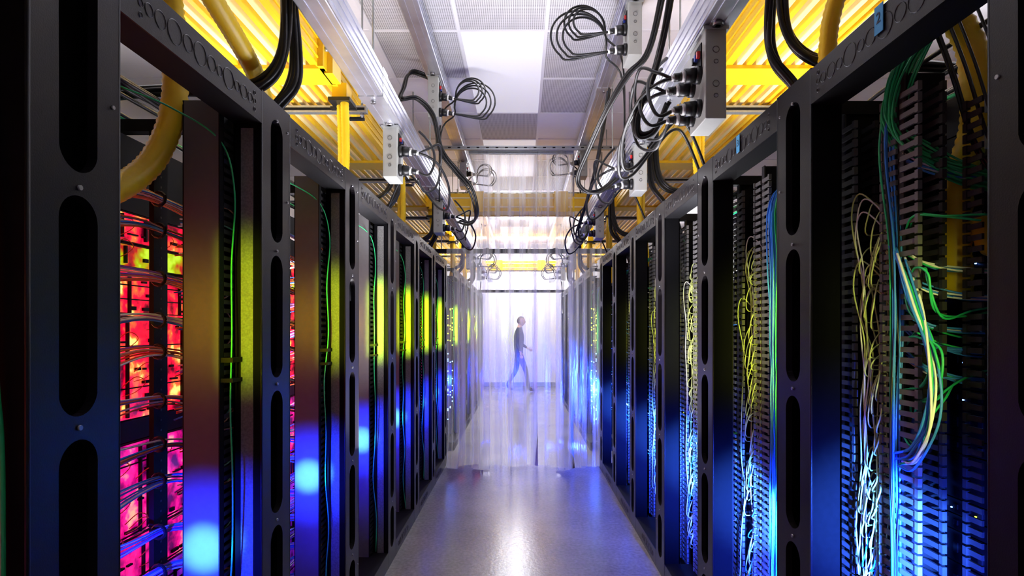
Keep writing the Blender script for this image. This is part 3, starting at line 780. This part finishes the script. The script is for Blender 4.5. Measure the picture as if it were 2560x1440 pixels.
V = [(0, 0, .96), (0, 0, 1.13), (.01, 0, 1.32), (.01, 0, 1.45), (.025, 0, 1.53), (.04, 0, 1.60),
     (.01, -.095, .90), (.17, -.095, .50), (.23, -.095, .10), (.30, -.10, .05), (.39, -.10, .04),
     (-.01, .095, .90), (-.06, .09, .50), (-.27, .09, .15), (-.22, .09, .07), (-.13, .09, .035),
     (0, -.17, 1.43), (-.05, -.225, 1.16), (.05, -.235, .93),
     (0, .17, 1.43), (.02, .225, 1.15), (.20, .21, 1.02)]
E = [(0, 1), (1, 2), (2, 3), (3, 4), (4, 5), (0, 6), (6, 7), (7, 8), (8, 9), (9, 10), (0, 11), (11, 12), (12, 13), (13, 14), (14, 15),
     (3, 16), (16, 17), (17, 18), (3, 19), (19, 20), (20, 21)]
RD = [.13, .125, .14, .11, .055, .052, .088, .06, .042, .04, .032, .088, .06, .042, .038, .032, .062, .045, .03, .062, .045, .03]
body = skin('technician_body', V, E, RD)
for k in ('shirt', 'jean', 'skin', 'shoe'): body.materials.append(M[k])
for p in body.polygons:
    c = p.center; p.use_smooth = True
    if c.z > 1.51 : p.material_index = 2
    elif c.z > 1.0 or (abs(c.y) > 0.185 and c.z > 0.96): p.material_index = 0
    elif abs(c.y) > 0.185 and c.z > 0.85: p.material_index = 2
    elif c.z < 0.115 or (c.x < -0.14 and c.z < 0.13): p.material_index = 3
    else: p.material_index = 1
PE = empty('technician', (-0.06, 13.7, 0.0))
obj('body', body, PE)
def hand(w, d, side):
    w = Vector(w); d = Vector(d).normalized(); lat = Vector((1, 0, 0)) if abs(d.x) < 0.7 else Vector((0, 0, 1))
    lat = (lat-d*lat.dot(d)).normalized(); curl = d.cross(lat)*side
    vs = [w-d*0.02, w+d*0.045, w+d*0.085]; es = [(0, 1), (1, 2)]; rs = [.022, (.034, .018), (.038, .016)]
    ms = [skin('palm', [tuple(v) for v in vs], es, rs, 0, 1)]
    for i, L in enumerate((.065, .075, .07, .055)):
        b = w+d*0.075+lat*(0.027-0.018*i)
        p = [b, b+d*L*0.5+curl*0.008, b+d*L*0.8+curl*0.022, b+d*L*0.95+curl*0.04]
        ms.append(skin('finger', [tuple(q) for q in p], [(0, 1), (1, 2), (2, 3)], [.0095, .009, .008, .007], 0, 1))
    b = w+d*0.03+lat*0.02
    p = [b, b+lat*0.03+d*0.025+curl*.005, b+lat*0.038+d*0.06+curl*0.015]
    ms.append(skin('thumb', [tuple(q) for q in p], [(0, 1), (1, 2)], [.012, .0105, .008], 0, 1))
    for m_ in ms:
        m_.materials.clear(); m_.materials.append(M['skin'])
        for q in m_.polygons: q.use_smooth = True
        obj('hand_part', m_, PE)
hand((.05, -.235, .93), (.15, 0, -1), 1); hand((.20, .21, 1.02), (.85, -.1, -.5), -1)
bm = bmesh.new(); bmesh.ops.create_uvsphere(bm, u_segments=32, v_segments=24, radius=1)
for v in bm.verts:
    x, y, z = v.co
    fx = 0.098*x; fy = 0.076*y; fz = 0.12*z
    if z < 0: fy *= 1+0.25*z; fx *= 1+(0.12*z if x > 0 else 0.35*z)
    if x > 0.3: 
        fx += 0.022*math.exp(-((z+0.15)**2/0.03+(y**2)/0.03))
        fx -= 0.010*math.exp(-((z-0.05)**2/0.015+((abs(y)-0.42)**2)/0.03))
        fx += 0.006*math.exp(-((z+0.52)**2/0.01+(y**2)/0.12))
        fx += 0.008*math.exp(-((z+0.85)**2/0.02+(y**2)/0.1))
    v.co = (fx, fy, fz)
hm = D.meshes.new('head'); bm.to_mesh(hm)
for k in ('skin', 'hair'): hm.materials.append(M[k])
for p in hm.polygons:
    c = p.center; p.use_smooth = True
    p.material_index = 1 if (c.z > 0.075 or (c.x < -0.01 and c.z > -0.045)) else 0
obj('head', hm, PE, (0.055, 0, 1.655))
mb = MB()
for sy in (-1, 1):
    mb.tube([(0.05, sy*0.075, 1.63), (0.035, sy*0.084, 1.65), (0.035, sy*0.084, 1.675), (0.05, sy*0.078, 1.685)], 0.008, 'skin', 8, 4)
    mb.cyl((0.135, sy*0.031, 1.662), (0.141, sy*0.031, 1.662), 0.008, 'white', 10); mb.cyl((0.1405, sy*0.031, 1.662), (0.1425, sy*0.031, 1.662), 0.004, 'ink', 8)
mb.tube([(0.135, -0.024, 1.594), (0.148, 0, 1.593), (0.135, 0.024, 1.594)], 0.004, 'red', 6, 5)
obj('face_details', mb.mesh('face_details'), PE)

# ------------------------------------------------------------------ room lights
def ceil_light(name, loc, d, col, e, sx, sy, spread=math.pi):
    l = area(name, col, e, sx, sy, spread); o = D.objects.new(name, l); COL.objects.link(o); o.location = loc
    o.rotation_euler = Vector(d).to_track_quat('-Z', 'Y').to_euler(); return o
WH = (0.97, 0.94, 1.0)
for s in (-1, 1):
    ceil_light('ceiling_fill_side_aisle', (s*2.4, 3.0, 2.3), (-s*0.45, 0, 1), WH, 125, 0.3, 7, math.radians(128))  # unseen fill behind the racks, added to brighten the ceiling
    ceil_light('ceiling_fill_side_aisle', (s*2.4, 10.5, 2.3), (-s*0.45, 0, 1), WH, 130, 0.3, 7, math.radians(128))
ceil_light('troffer_lamp', (-0.13, 4.87, 3.55), (0, 0, -1), WH, 9, 0.55, 1.4)
for y in (8.0, 10.3, 12.8): ceil_light('troffer_lamp', (-0.13, y, 3.54), (0, 0, -1), (0.97, 0.97, 1), 62, 0.55, 1.4)
ceil_light('wall_washer', (0, 13.0, 3.4), (0, 1, -0.9), (0.97, 0.97, 1), 80, 2.5, 0.3)

w = D.worlds.new('World'); bpy.context.scene.world = w; w.use_nodes = True
w.node_tree.nodes['Background'].inputs[0].default_value = (0.05, 0.05, 0.06, 1); w.node_tree.nodes['Background'].inputs[1].default_value = 0.3

# ------------------------------------------------------------------ camera
cam = D.cameras.new('camera'); co = D.objects.new('camera', cam); COL.objects.link(co)
co.location = (0, 0, CAMZ); co.rotation_euler = (math.radians(90), 0, 0)
cam.sensor_width = 36; cam.lens = 36*1450/2560; cam.shift_x = -23/2560; cam.shift_y = 104/2560; cam.clip_start = 0.02
bpy.context.scene.camera = co
bpy.context.scene.view_settings.view_transform = 'Standard'
